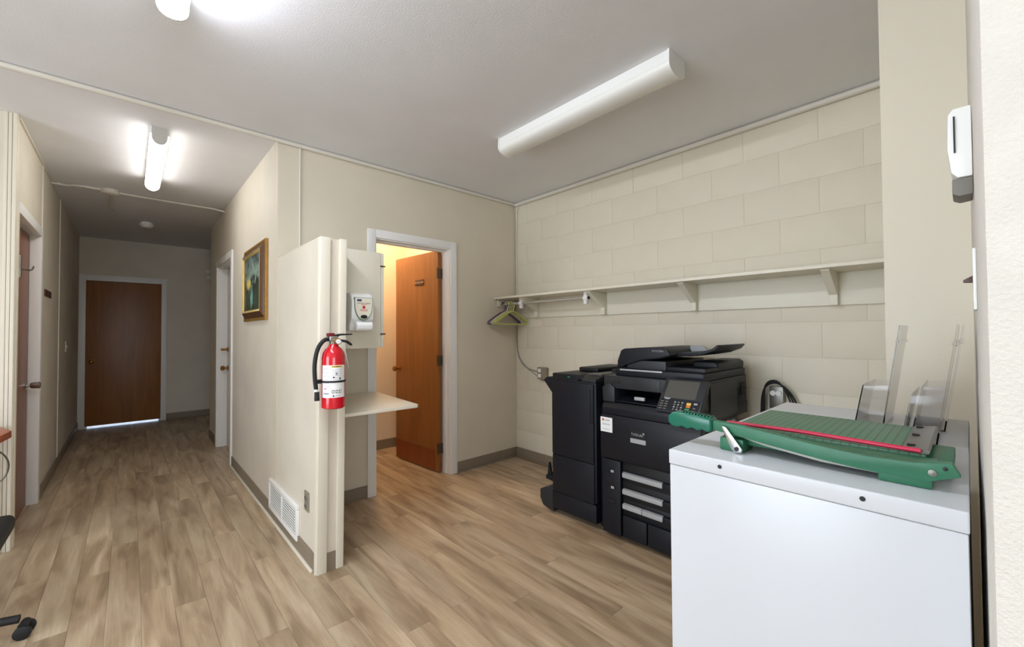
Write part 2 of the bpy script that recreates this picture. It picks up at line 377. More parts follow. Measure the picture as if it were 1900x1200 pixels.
# low partition standing out from the hall wall, its free end finished with two mouldings
LEAN=0.010
def lean(m):
    m.v=[(x_+LEAN*z_*max(0,(YA-y_)/(YA-YPF)),y_,z_) for x_,y_,z_ in m.v]; return m
pt=thing('wall_partition',(0.80,2.75,0),'low cream partition wall that carries the fire extinguisher','wall',kind='structure')
lean(MB().box(XH+.002,0.868,YPF+0.019,YA-.001,0,PT)).build('panel','paint_hall',pt)
lean(MB().box(XH-.006,0.786,YPF,YPF+0.04,0,PT+.004)).build('corner_moulding','trim_cream',pt,bevel=0.004)
lean(MB().box(XH-.012,XH-.003,YPF+0.012,YPF+0.028,0,PT)).build('corner_bead','trim_cream',pt,bevel=0.003)
lean(MB().box(0.836,0.874,YPF,YPF+0.04,0,PT+.004)).build('corner_moulding','trim_cream',pt,bevel=0.004)
lean(MB().box(XH,0.872,YPF+.04,YA-.002,PT,PT+0.006)).build('cap','trim_cream',pt,bevel=0.002)
MB().box(0.786,0.836,YPF+0.010,YPF+0.019,0,0.095).build('end_baseboard','baseboard_taupe',pt)
# baseboards
def bboard(name,x0,x1,y0,y1,label,h=0.095):
    r=thing(name,((x0+x1)/2,(y0+y1)/2,0),label,'baseboard',kind='structure')
    MB().box(x0,x1,y0,y1,0,h).build('board','baseboard_taupe',r,bevel=0.002)
    return r
b=bboard('baseboard_front',BX2,XB-.002,YA-0.010,YA,'taupe vinyl baseboard between washroom door and block wall')
MB().box(BX2,XB-.01,YA-0.022,YA-0.010,0,0.012).build('toe_bead','baseboard_taupe',b)
b=bboard('baseboard_right',XB-0.010,XB,0.27,YA-0.01,'taupe vinyl baseboard below the block wall')
MB().box(XB-0.022,XB-0.010,0.27,YA-.022,0,0.012).build('toe_bead','baseboard_taupe',b)
bboard('baseboard_alcove',0.876,BX1,YA-0.010,YA,'taupe baseboard between partition and washroom door')
b=bboard('baseboard_hall_right',XH-0.008,XH+.001,YPF+0.035,4.83,'taupe baseboard along partition and hallway wall')
MB().box(XH-0.022,XH-0.008,YPF+0.05,4.83,0,0.014).build('toe_bead','trim_cream',b,bevel=0.004)
bboard('baseboard_hall_far',XH-0.008,XH,5.84,6.38,'short taupe baseboard past the white hallway door')
bboard('baseboard_hall_left',XL,XL+0.010,4.90,YE,'taupe baseboard along the left hallway wall')
bboard('baseboard_hall_end',0.41,2.5,YE-0.010,YE,'taupe baseboard along the hallway end wall')

# casings ---------------------------------------------------------------
t=thing('trim_3',(1.79,YA,0),'white casing around the washroom door','door frame',kind='structure')
for (a,b_) in ((BX1,BX1+0.066),(BX2-0.066,BX2)):
    MB().box(a,b_,YA-0.016,YA,0,T).build('casing_side','trim_white',t,bevel=0.004)
MB().box(BX1+.066,BX2-.066,YA-0.016,YA,T-0.066,T).build('casing_head','trim_white',t,bevel=0.004)
for (a,b_) in ((BX1+0.060,BX1+0.075),(BX2-0.075,BX2-0.060)):
    MB().box(a,b_,YA-0.004,YA+0.13,0,T-0.06).build('jamb','trim_white',t)
MB().box(BX2-0.087,BX2-0.075,YA+0.045,YA+0.085,0,T-.07).build('door_stop','trim_white',t)
MB().box(BX1+.075,BX2-.075,YA-0.004,YA+0.13,T-0.075,T-0.06).build('jamb_head','trim_white',t)
MB().box(BX1+.075,BX2-.087,YA+0.045,YA+0.085,T-0.09,T-0.075).build('door_stop','trim_white',t)
t=thing('trim_4',(-0.05,YE,0),'white casing around the wooden door at the hallway end','door frame',kind='structure')
for (a,b_) in ((-0.514,-0.445),(0.345,0.409)):
    MB().box(a,b_,YE-0.018,YE,0,2.10).build('casing_side','trim_white',t,bevel=0.004)
MB().box(-0.445,0.345,YE-0.018,YE,2.02,2.10).build('casing_head','trim_white',t,bevel=0.004)
for (a,b_) in ((-0.445,-0.425),(0.325,0.345)): MB().box(a,b_,YE+.046,YE+.12,0,2.02).build('door_stop','trim_white',t)
MB().box(-0.425,0.325,YE+.046,YE+.12,2.0,2.02).build('door_stop','trim_white',t)
t=thing('trim_5',(XH,5.3,0),'white casing around the white door in the right hallway wall','door frame',kind='structure')
for (a,b_) in ((d0-0.07,d0),(d1,d1+0.07)):
    MB().box(XH-0.016,XH,a,b_,0,T).build('casing_side','trim_white',t,bevel=0.004)
MB().box(XH-0.016,XH,d0,d1,T-.07,T).build('casing_head','trim_white',t,bevel=0.004)
for (a,b_) in ((d0,d0+.014),(d1-.014,d1)):
    MB().box(XH-.002,XH+0.12,a,b_,0,T-.07).build('jamb','trim_white',t)
MB().box(XH-.002,XH+0.12,d0+.014,d1-.014,T-.084,T-.07).build('jamb_head','trim_white',t)
t=thing('trim_6',(XL,4.35,0),'white casing around the reddish brown door on the left','door frame',kind='structure')
MB().box(XL-.05,XL+0.012,4.785,4.855,0,2.10).build('casing_side','trim_white',t,bevel=0.004)
MB().box(XL-.05,XL+0.012,3.93,4.785,2.03,2.10).build('casing_head','trim_white',t,bevel=0.004)
MB().box(XL-.02,XL+0.010,3.885,3.93,0,2.03).build('casing_side','trim_cream',t,bevel=0.004)
t=thing('trim_7',(XL-.05,3.85,0),'stacked cream mouldings on the corner beside the brown door','trim',kind='structure')
for k,(a,b_,dy) in enumerate(((-0.528,-0.512,.014),(-0.545,-0.530,.010),(-0.562,-0.547,.007))):
    MB().box(a,b_,3.86-dy,3.875,0,H).build('moulding','trim_cream',t,bevel=0.003)
MB().box(XL-.002,XL+.006,3.86,3.90,0,H).build('moulding','trim_cream',t,bevel=0.003)
tag(MB().box(XL,XL+0.012,3.9,5.30,H-0.012,H).build('trim_8','trim_cream',bevel=.003),'thin cream strip where left hallway wall meets ceiling','trim',kind='structure')

# doors -----------------------------------------------------------------
def knob(parent,c,axis,sgn,material,r=0.027,name='knob'):
    pr=[(0.030,0),(0.032,0.004),(0.014,0.010),(0.012,0.030),(r*0.8,0.036),(r,0.048),(r*0.95,0.060),(r*0.55,0.068),(0.002,0.070)]
    return MB().lathe([(a,sgn*h) for a,h in pr],c,axis,20).build(name,material,parent,smooth=True)
# washroom door, open inward
hx,hy=2.118,YA+0.10; ang=math.atan2(4.03-hy,2.06-hx)
dv=thing('door_1',(hx,hy,0),'orange-brown wooden washroom door standing open inward','door',kind='structure')
MB().box(0,0.71,0,0.040,0.012,2.03).build('slab','door_wood',None,bevel=0.002)
slab=bpy.data.objects[-1] if False else [o for o in COL.objects if o.name.startswith('slab')][-1]
slab.parent=dv; slab.location=Vector((0.355,0.02,0.012)); ORG[slab.name]=Vector((hx,hy,0))
ORG[dv.name]=Vector((0,0,0))
MB().box(0.05,0.69,0.040,0.043,0.02,0.20).build('kick_plate','door_wood_kick',dv)
knob(dv,(0.655,0.040,0.915),'Y',1,'brass')
for hz in (0.22,1.02,1.82):
    MB().box(-0.006,0.012,-0.004,0.046,hz-.045,hz+.045).lathe([(0.006,hz-.05),(0.006,hz+.05)],(-0.006,0.050,0),'Z',10).build('hinge','hinge_metal',dv)
sg=MB().box(0.22,0.36,0.040,0.046,1.73,1.785).build('sign_plate','sign_brown',dv,bevel=0.001)
tag(sg,'small brown plaque with pale lettering')
text('WASHROOM',0.024,'ink_pale',sg,(0.29,0.0465,1.7575),(-1,0,0),(0,0,1))
dv.rotation_euler=(0,0,ang); dv.scale=(1,1,1)
# hall end door
dv=thing('door_2',(-0.05,YE,0),'brown wooden door closed at the end of the hallway','door',kind='structure')
MB().box(-0.444,0.344,YE+0.004,YE+0.045,0.026,2.016).build('slab','door_wood',dv,bevel=0.002)
knob(dv,(-0.385,YE+0.004,0.905),'Y',-1,'brass')
dv=thing('door_3',(XH+.09,5.33,0),'white painted door recessed in the right hallway wall','door',kind='structure')
MB().box(XH+0.085,XH+0.118,d0+.016,d1-.016,0.01,T-.088).build('slab','trim_white',dv,bevel=0.002)
knob(dv,(XH+0.085,5.69,0.89),'X',-1,'brass'); knob(dv,(XH+0.085,5.69,1.10),'X',-1,'brass',0.014,'deadbolt')
dv=thing('door_4',(XL-.05,4.36,0),'reddish brown door on the left side of the hallway','door',kind='structure')
MB().box(XL-0.09,XL-0.052,3.935,4.783,0.006,2.03).build('slab','door_wood_red',dv,bevel=0.002)
kb=MB().lathe([(0.03,0),(0.03,0.006),(0.012,0.012),(0.011,0.03)],(XL-0.052,4.67,0.905),'X',16)
kb.lathe([(0.011,0.028),(0.020,0.032),(0.024,0.045),(0.026,0.075),(0.018,0.08)],(XL-0.052,4.67,0.905),'X',16).build('knob','chrome',dv,smooth=True)
MB().tube([(XL-.05,4.36,1.80),(XL-.046,4.36,1.74),(XL-.03,4.40,1.73),(XL-.005,4.50,1.735),(XL+.0,4.54,1.77)],0.005,8,2).lathe([(0.002,1.66),(0.016,1.68),(0.016,1.82),(0.002,1.83)],(XL-.05,4.36,0),'Z',10).build('coat_hook','chrome',dv,smooth=True)
MB().box(XL-.052,XL-.046,4.31,4.37,1.48,1.54).build('door_badge','sign_brown',dv,bevel=.002)

# ================================================================== CEILING FITTINGS
def fixture(xc,y0,y1,on,label,wd=0.075,grey=False,hs=0.052,dp=0.044,cs=1.0):
    r=thing('fluorescent_light',(xc,(y0+y1)/2,H),label,'ceiling light','tube light fixtures on the ceiling')
    MB().box(xc-wd,xc+wd,y0+.004,y1-.004,H-hs,H).build('housing','white_housing',r,bevel=0.003)
    n=12; prof=[(xc-wd*1.02,H-hs+.002)]+[(xc-wd*1.04*math.cos(math.pi*i/n),H-hs-.006-dp*math.sin(math.pi*i/n)**0.8) for i in range(n+1)]+[(xc+wd*1.02,H-hs+.002)]
    MB().prism(prof,'Y',y0+.010,y1-.010).build('diffuser',on if on else 'lens_off',r,smooth=True)
    pc=[(xc-wd*1.05*cs,H)]+[(xc-wd*1.09*cs*math.cos(math.pi*i/n),H-hs-.006-(dp+.004)*math.sin(math.pi*i/n)**0.8) for i in range(n+1)]+[(xc+wd*1.05*cs,H)]
    for a,b_ in ((y0,y0+.010),(y1-.010,y1)):
        MB().prism(pc,'Y',a,b_).build('end_cap','alu_cap' if grey else 'white_housing',r,smooth=False)
    return r
fixture(1.945,0.93,2.17,False,'unlit long white tube light on the ceiling above the copier')
fixture(0.132,3.50,4.70,'lens_on','glowing tube light on the hallway ceiling',wd=0.047,grey=True,hs=0.048,dp=0.054,cs=0.8)
fixture(0.112,0.84,2.075,'lens_on_cool','glowing tube light cut off by the top edge of the picture',wd=0.047,hs=0.048,dp=0.054)
# conduits
def pipe(name,path,r,material,label,cat='conduit',clips=(),smooth=0,group=None):
    o=thing(name,path[0],label,cat,group); MB().tube(path,r,10,smooth).build('pipe',material,o,smooth=True)
    for c in clips: MB().box(c[0]-.012,c[0]+.012,c[1]-.012,c[1]+.012,c[2]-.010,c[2]+.010).build('clip',material,o,bevel=0.003)
    return o
pipe('conduit',[(-1.6,YA-0.016,H-0.0155),(XB-0.04,YA-0.016,H-0.0155)],0.015,'conduit_paint','cream conduit crossing the ceiling in line with the washroom wall')
pipe('conduit',[(XB-0.019,YA-0.02,H-0.0195),(XB-0.019,0.216,H-0.0195)],0.019,'conduit_paint','cream conduit along the top of the block wall')
pipe('conduit',[(0.879,YA-0.006,H-0.03),(0.879,YA-0.006,0.83)],0.006,'conduit_paint','thin vertical conduit down the beige wall above the partition')
j=pipe('conduit',[(XL+.0,5.36,H-0.012),(-0.42,5.37,H-0.012),(-0.36,5.31,H-0.012),(-0.27,5.31,H-0.012),(-0.10,5.36,H-0.012),(0.55,5.38,H-0.012),(0.64,5.38,H-0.012),(XH,5.36,H-0.03)],0.011,'conduit_paint','white conduit with round box across the hallway ceiling',clips=((-0.47,5.36,H-.012),(-0.22,5.32,H-.012),(0.14,5.37,H-.012)),smooth=1)
MB().lathe([(0.062,0),(0.062,-0.032),(0.05,-0.040),(0.002,-0.042)],(-0.145,5.34,H),'Z',22).build('junction_box','conduit_paint',j,smooth=True)
MB().tube([(-0.145,5.42,H-.01),(-0.145,5.60,H-.012),(-0.165,5.85,H-.012),(-0.165,6.05,H-.012),(-0.14,6.2,H-.01)],0.009,8,1).build('branch_pipe','conduit_paint',j,smooth=True)
s=thing('smoke_detector',(0.138,6.62,H),'small round white smoke detector on the hallway ceiling','smoke detector')
MB().lathe([(0.055,0),(0.055,-0.016),(0.002,-0.016)],(0.138,6.62,H),'Z',24).build('mounting_base','white_plastic',s,smooth=True)
MB().lathe([(0.066,-0.016),(0.066,-0.040),(0.045,-0.060),(0.002,-0.062)],(0.138,6.62,H),'Z',24).build('cover','white_plastic',s,smooth=True)
e=thing('emergency_lamp',(0.90,YE,2.12),'small two-headed emergency lamp high on the hallway end wall','lamp')
MB().box(0.885,0.96,YE-.05,YE,2.12,2.22).build('case','cream_laminate',e,bevel=.008)
for z_ in (2.16,2.25): MB().lathe([(0.012,0),(0.036,-0.02),(0.040,-0.06),(0.034,-0.066),(0.002,-.06)],(0.895,YE-.05,z_),'Y',16).build('lamp_head','cream_laminate',e,smooth=True)
# warm lamp inside the washroom
wl=thing('washroom_lamp',(1.75,3.9,H),'warm globe lamp on the washroom ceiling','lamp')
MB().lathe([(0.07,0),(0.07,-0.02),(0.002,-0.02)],(1.75,3.9,H),'Z',20).build('base','white_plastic',wl,smooth=True)
MB().lathe([(0.03,-0.02),(0.08,-0.05),(0.10,-0.10),(0.08,-0.15),(0.03,-0.18),(0.002,-.182)],(1.75,3.9,H),'Z',20).build('globe','bulb_warm',wl,smooth=True)

# ================================================================== PARTITION FITTINGS
def plate(name,parent_axis,c,w_,h_,label,cat,material='white_plastic',d=0.006,sgn=-1):
    r=thing(name,c,label,cat)
    if parent_axis=='X': MB().box(min(c[0],c[0]+sgn*d),max(c[0],c[0]+sgn*d),c[1]-w_/2,c[1]+w_/2,c[2]-h_/2,c[2]+h_/2).build('cover_plate',material,r,bevel=0.002)
    else: MB().box(c[0]-w_/2,c[0]+w_/2,min(c[1],c[1]+sgn*d),max(c[1],c[1]+sgn*d),c[2]-h_/2,c[2]+h_/2).build('cover_plate',material,r,bevel=0.002)
    return r
r=plate('wall_outlet','X',(XH+.002,2.52,0.338),0.075,0.108,'metal duplex outlet low on the partition beside the vent','outlet','alu_plate')
for z_ in (0.360,0.316):
    f=MB().lathe([(0.016,0),(0.016,-0.004),(0.014,-0.005),(0.001,-0.005)],(XH-.004,2.52,z_),'X',16).build('receptacle','grey_plastic',r,smooth=True)
    MB().box(XH-.0105,XH-.0085,2.513,2.516,z_-.005,z_+.006).box(XH-.0105,XH-.0085,2.524,2.527,z_-.005,z_+.006).build('slot','ink_black',f)
v=thing('vent_grille',(XH,2.995,0.065),'white louvred air vent low on the partition','vent')
y0,y1,z0,z1=2.665,3.325,0.064,0.268
for nm,a in (('frame_rail',(y0,y1,z0,z0+.026)),('frame_rail',(y0,y1,z1-.026,z1)),('frame_side',(y0,y0+.026,z0+.026,z1-.026)),('frame_side',(y1-.026,y1,z0+.026,z1-.026)),('frame_divider',((y0+y1)/2-.006,(y0+y1)/2+.006,z0+.026,z1-.026))):
    MB().box(XH-.016,XH+.002,a[0],a[1],a[2],a[3]).build(nm,'trim_white',v,bevel=0.003)
MB().box(XH-.005,XH+.001,y0+.02,y1-.02,z0+.02,z1-.02).build('gap_shade_plate','ink_black',v)  # black sheet, painted-in shade for the gaps between the slats
for k in range(9):
    zc=z0+.036+k*0.0163
    MB().prism([(XH-.013,zc-.0035),(XH-.011,zc+.0035),(XH-.009,zc+.0035),(XH-.011,zc-.0035)],'Y',y0+.026,y1-.026).build('slat','trim_white',v)
# framed painting
p=thing('framed_painting',(XH,3.815,1.375),'landscape painting in a gilt and brown frame on the hallway wall','painting')
py0,py1,pz0,pz1=3.43,4.20,1.378,1.972
def frame_ring(a,b_,da,db,material,nm,back=0.001):
    # ring of four mitred pieces; depth da on its outer line, db on its inner line
    for nm2,q in (('rail',[(py0+a,pz0+a,da),(py1-a,pz0+a,da),(py1-b_,pz0+b_,db),(py0+b_,pz0+b_,db)]),('rail',[(py0+a,pz1-a,da),(py0+b_,pz1-b_,db),(py1-b_,pz1-b_,db),(py1-a,pz1-a,da)]),
              ('stile',[(py0+a,pz0+a,da),(py0+b_,pz0+b_,db),(py0+b_,pz1-b_,db),(py0+a,pz1-a,da)]),('stile',[(py1-a,pz0+a,da),(py1-a,pz1-a,da),(py1-b_,pz1-b_,db),(py1-b_,pz0+b_,db)])):
        MB().hexa([(XH-back,y_,z_) for y_,z_,d in q],[(XH-d,y_,z_) for y_,z_,d in q]).build(nm+'_'+nm2,material,p,bevel=0.001,bseg=1)
frame_ring(0,0.022,0.020,0.022,'gilt','outer'); frame_ring(0.022,0.066,0.018,0.044,'frame_brown','middle'); frame_ring(0.066,0.084,0.046,0.036,'frame_gilt_light','inner')
m=MB(); m.box(XH-.032,XH-.004,py0+.082,py1-.082,pz0+.082,pz1-.082); cv=m.build('canvas','landscape_painting'); cv.parent=p
cv.data.transform(Matrix.Translation((0,0,-(pz1-pz0-.164)/2))); cv.location=Vector((XH-.018,(py0+py1)/2,(pz0+pz1)/2))-Vector((XH,3.815,1.375))
# wall cabinet inside the alcove
c=thing('wall_cabinet',(1.03,2.85,1.183),'cream wall cabinet fixed inside the partition above the small counter','cabinet')
MB().box(0.885,1.172,2.512,YA-.004,1.183,1.785).build('body','cream_laminate',c,bevel=0.002)
dr=MB().box(1.175,1.194,2.514,YA-.006,1.186,1.782).build('door','cream_laminate',c,bevel=0.003)
for z_ in (1.27,1.70): MB().box(1.168,1.202,2.508,2.513,z_-.004,z_+.004).build('hinge','hinge_metal',dr)
s=thing('soap_dispenser',(1.01,2.51,1.29),'white hand soap dispenser with green edging on the wall cabinet','soap dispenser')
def spoly(x0,x1,z0,z1,ct,cb):
    return [(x0+cb,z0),(x1-cb,z0),(x1,z0+cb),(x1,z1-ct),(x1-ct*0.6,z1-ct*0.2),(x1-ct,z1),(x0+ct,z1),(x0+ct*.6,z1-ct*.2),(x0,z1-ct),(x0,z0+cb)]
MB().prism([(2.511,1.29),(2.511,1.515),(2.45,1.515),(2.415,1.495),(2.40,1.46),(2.405,1.36),(2.43,1.335),(2.44,1.29)],'X',0.945,1.078).build('body','white_plastic',s,bevel=0.009,bseg=3)
n=20; ov=[]
for i in range(n+1):
    t_=i/n*math.pi; ov.append((1.012-0.055*math.cos(t_),1.455-0.105*math.sin(t_)**0.9))
ov2=[(0.957,1.49),(1.067,1.49)]
def face(scale,y,dd,nm,material,par):
    q=[(1.012+(a-1.012)*scale,1.44+(b_-1.44)*scale) for a,b_ in ov+[(1.067,1.485),(0.957,1.485)]]
    return MB().prism(q,'Y',y-dd,y+0.01).build(nm,material,par)
face(1.0,2.399,0.0035,'edging','dull_green',s)
fc=face(0.93,2.3955,0.003,'face_panel','cream_laminate',s)
MB().lathe([(0.001,0),(0.02,0),(0.02,-0.004),(0.001,-0.005)],(1.012,2.3925,1.372),'Y',20).build('level_window','black_plastic_dark',s,smooth=True,xf=Matrix.Translation((1.012,2.39,1.372))@Matrix.Diagonal((1,1,0.55,1))@Matrix.Translation((-1.012,-2.39,-1.372)))
MB().box(0.972,0.998,2.3918,2.3926,1.462,1.474).build('logo_patch','ink_blue',fc)
text('washroom / kitchen',0.0098,'ink_black',fc,(1.012,2.3922,1.4515),(1,0,0),(0,0,1))
text('HAND SOAP',0.006,'ink_red',fc,(1.012,2.3922,1.443),(1,0,0),(0,0,1))
MB().lathe([(0.009,0),(0.009,-.0008),(0.0065,-.0008),(0.0065,-.0002)],(1.012,2.3926,1.428),'Y',18).box(1.008,1.016,2.3918,2.3926,1.424,1.431).build('symbol','ink_red',fc)
for z_ in (1.414,1.406): MB().box(0.99,1.034,2.3920,2.3926,z_-.0012,z_+.0012).build('print_line','ink_red',fc)
MB().prism([(2.43,1.342),(2.385,1.342),(2.372,1.325),(2.376,1.30),(2.39,1.288),(2.43,1.30)],'X',0.965,1.062).build('push_bar','label_white',s,bevel=0.008,bseg=3)
# counter shelf
sh=thing('counter_shelf',(1.12,2.78,0.8),'small white counter shelf between the partition and washroom door','shelf')
MB().prism([(0.872,2.385),(1.352,2.375),(1.368,2.390),(1.425,3.150),(0.872,3.17)],'Z',0.800,0.820).build('top','cream_laminate',sh,bevel=0.004)
MB().prism([(3.168,0.80),(3.168,0.62),(3.14,0.62),(2.9,0.78),(2.9,0.80)],'X',0.89,0.91).build('bracket','cream_laminate',sh)
# fire extinguisher
ex,ey=0.793,2.262
fx=thing('fire_extinguisher',(ex,ey,0.885),'red fire extinguisher with white label on the partition end','fire extinguisher')
R_=0.0575
MB().lathe([(0.05,0),(R_,0.006),(R_,0.262),(0.053,0.288),(0.042,0.308),(0.026,0.322),(0.022,0.335),(0.001,.336)],(ex,ey,0.885),'Z',36).build('cylinder','red_enamel',fx,smooth=True)
ac=math.atan2(-ey,-ex); 
lb=MB().arc((ex,ey),R_-.001,R_+.0006,ac-1.15,ac+1.15,0.945,1.112,24).build('label_wrap','label_white',fx,smooth=True)
def lab(a0,a1,z0,z1,m_): MB().arc((ex,ey),R_,R_+.0011,ac+a0,ac+a1,z0,z1,6).build('print',m_,lb)
lab(-0.15,0.75,1.100,1.109,'ink_yellow'); lab(-0.10,0.70,1.1025,1.1065,'ink_black')
for k in range(6): lab(-0.9,-0.38,1.092-k*.018,1.0935-k*.018,'ink_grey'); lab(-0.1,0.72,1.088-k*.010,1.0892-k*.010,'ink_grey')
lab(-0.05,0.10,1.046,1.053,'ink_black'); lab(0.18,0.34,1.062,1.074,'ink_grey'); lab(0.52,0.62,1.036,1.048,'ink_black')
for k in range(3):
    a=-0.12+k*0.30; lab(a,a+.2,0.968,0.984,'ink_black'); MB().arc((ex,ey),R_,R_+.0016,ac+a+.04,ac+a+.16,0.971,0.981,4).build('print','label_white',lb)
lab(-0.9,-0.38,0.963,0.970,'ink_grey'); lab(-0.05,0.06,0.950,0.959,'ink_blue'); lab(0.12,0.6,0.954,0.956,'ink_grey'); lab(-0.85,-0.6,0.99,0.994,'ink_red'); lab(-0.2,-0.19,0.945,1.112,'ink_grey')
MB().arc((ex,ey),R_,R_+.003,0,2*math.pi,1.022,1.032,36).box(ex-.085,ex-.05,ey+.01,ey+.03,1.016,1.036).build('strap','rubber',fx)
MB().box(ex-.02,ex+.02,ey+R_-.004,YPF+.018,0.93,1.19).build('wall_bracket','steel_grey',fx)
MB().lathe([(0.021,0),(0.021,0.02),(0.016,0.024),(0.016,0.045),(0.001,.046)],(ex,ey,1.215),'Z',20).build('collar','steel_grey',fx,smooth=True)
MB().box(ex-.026,ex+.016,ey-.018,ey+.018,1.236,1.262).build('valve','chrome',fx,bevel=.004)
MB().box(ex-.034,ex+.004,ey-.012,ey+.012,1.258,1.278).build('safety_guard','dark_red',fx,bevel=.005)
MB().prism([(ex-.004,1.256),(ex-.002,1.268),(ex+.03,1.274),(ex+.095,1.274),(ex+.098,1.268),(ex+.03,1.264),(ex+.01,1.248)],'Y',ey-.011,ey+.011).build('lever','rubber',fx,bevel=.003)
MB().prism([(ex+.012,1.232),(ex+.03,1.246),(ex+.07,1.238),(ex+.092,1.222),(ex+.098,1.21),(ex+.09,1.21),(ex+.066,1.226),(ex+.03,1.232)],'Y',ey-.011,ey+.011).build('carry_handle','rubber',fx,bevel=.003)
g=MB().lathe([(0.018,0),(0.018,-.012),(0.015,-.016),(0.001,-.016)],(ex+.012,ey-.020,1.234),'Y',20).build('pressure_gauge','brass',fx,smooth=True)
MB().lathe([(0.013,-.0162),(0.013,-.0168),(0.001,-.0168)],(ex+.012,ey-.020,1.234),'Y',20).build('dial','label_white',g)
MB().tube([(ex-.02,ey-.005,1.246),(ex-.05,ey-.01,1.245),(ex-.082,ey-.01,1.205),(ex-.098,ey-.01,1.13),(ex-.096,ey-.008,1.05),(ex-.088,ey-.005,0.99)],0.0105,10,2).build('hose','rubber',fx,smooth=True)
MB().lathe([(0.0105,0),(0.0125,0.012),(0.001,.012)],(ex-.088,ey-.005,0.978),'Z',14).build('nozzle_ring','label_white',fx,smooth=True)
MB().lathe([(0.013,0),(0.0115,0.045),(0.001,.045)],(ex-.084,ey-.005,0.932),'Z',14).build('nozzle','rubber',fx,smooth=True)
MB().tube([(ex+.035,ey-.02,1.235),(ex+.05,ey-.03,1.19),(ex+.062,ey-.03,1.12),(ex+.07,ey-.03,1.09)],0.0016,6,1).build('tag_tie','conduit_paint',fx)

# ================================================================== HALL SIGNS
r=thing('wall_sign',(XL,5.25,1.60),'small dark brown name plaque on the left hallway wall','sign')
MB().box(XL,XL+.006,5.05,5.42,1.595,1.65).build('plaque','sign_brown',r,bevel=.001)
r=plate('light_switch','X',(XL,6.63,1.15),0.075,0.115,'white light switch plate far along the left hallway wall','switch',sgn=1)
MB().box(XL+.006,XL+.012,6.622,6.638,1.135,1.165).build('toggle','white_plastic',r,bevel=.002)

# ================================================================== SHELF, ROD, HANGERS
ws=thing('wall_shelf',(2.81,1.72,1.42),'long cream shelf on brackets along the block wall','shelf')
MB().box(2.665,XB-.001,0.216,YA-.001,1.602,1.621).build('board','cream_laminate',ws,bevel=.002)
MB().box(XB-.020,XB-.001,0.216,YA-.001,1.418,1.602).build('back_rail','cream_laminate',ws,bevel=.002)
MB().box(2.70,XB-.02,YA-.020,YA-.001,1.53,1.602).build('end_cleat','cream_laminate',ws,bevel=.002)
for yb in (2.84,2.06,1.30,0.51):
    MB().prism([(2.715,1.602),(2.715,1.592),(2.905,1.475),(2.905,1.418),(XB-.02,1.418),(XB-.02,1.602)],'Y',yb-.020,yb+.020).build('bracket','cream_laminate',ws,bevel=.002)
rd=thing('clothes_rod',(2.745,2.6,1.55),'metal clothes rod hung below the left end of the shelf','clothes rod')
MB().tube([(2.745,YA-.022,1.552),(2.745,2.08,1.552)],0.0125,14).build('rod','rod_metal',rd,smooth=True)
for yb in (2.87,2.105):
    h_=MB().box(2.733,2.757,yb-.016,yb+.016,1.502,1.602).build('hanger_strap','white_plastic',rd,bevel=.003)
    MB().tube([(2.745,yb-.022,1.552),(2.745,yb+.022,1.552)],0.019,14).build('rod_cup','white_plastic',h_,smooth=True)
MB().lathe([(0.013,0),(0.013,-.006),(0.001,-.006)],(2.745,2.08,1.552),'Y',14).build('end_cap','ink_black',rd)
hmats=[('hanger_lime','lime green',2.985,0.06),('hanger_lime','pale lime',3.013,0.03),('hanger_lime','yellow-green',3.041,0.07),('hanger_white','cream white',3.069,0.04),('hanger_purple','dull purple',3.092,0.06),('hanger_dark','dark grey',3.113,0.03),('hanger_pink','dusty pink',3.133,0.05)]
hl=['pale lime plastic coat hanger, nearest the room on the rod','lime plastic coat hanger, second from the room on the rod','yellow-green plastic coat hanger, third from the room on the rod','cream white coat hanger in the middle of the bunch','dull purple coat hanger among those near the wall','dark grey coat hanger close to the wall','dusty pink coat hanger touching the wall end of the bunch']
for i,(mt,_,yh,rot) in enumerate(hmats):
    hg=thing('coat_hanger',(2.745,yh,1.36),hl[i],'coat hanger','plastic coat hangers on the rod')
    ORG[hg.name]=Vector((0,0,0)); hg.location=(2.745,yh,1.552)
    MB().tube([(-0.03,0,-0.005),(-0.027,0,0.012),(-0.01,0,0.0205),(0.012,0,0.0185),(0.023,0,0.004),(0.02,0,-0.02),(0.004,0,-0.045),(0,0,-0.07)],0.0042,8,1).build('hook',mt,hg,smooth=True)
    MB().tube([(0,0,-0.07),(0.06,0,-0.09),(0.17,0,-0.150),(0.205,0,-0.172),(0.212,0,-0.186),(0.198,0,-0.197),(0.1,0,-0.199),(-0.1,0,-0.199),(-0.198,0,-0.197),(-0.212,0,-0.186),(-0.205,0,-0.172),(-0.17,0,-0.150),(-0.06,0,-0.09),(0,0,-0.07)],0.0058,8,1).build('arms',mt,hg,smooth=True)
    hg.rotation_euler=(0,0,rot)
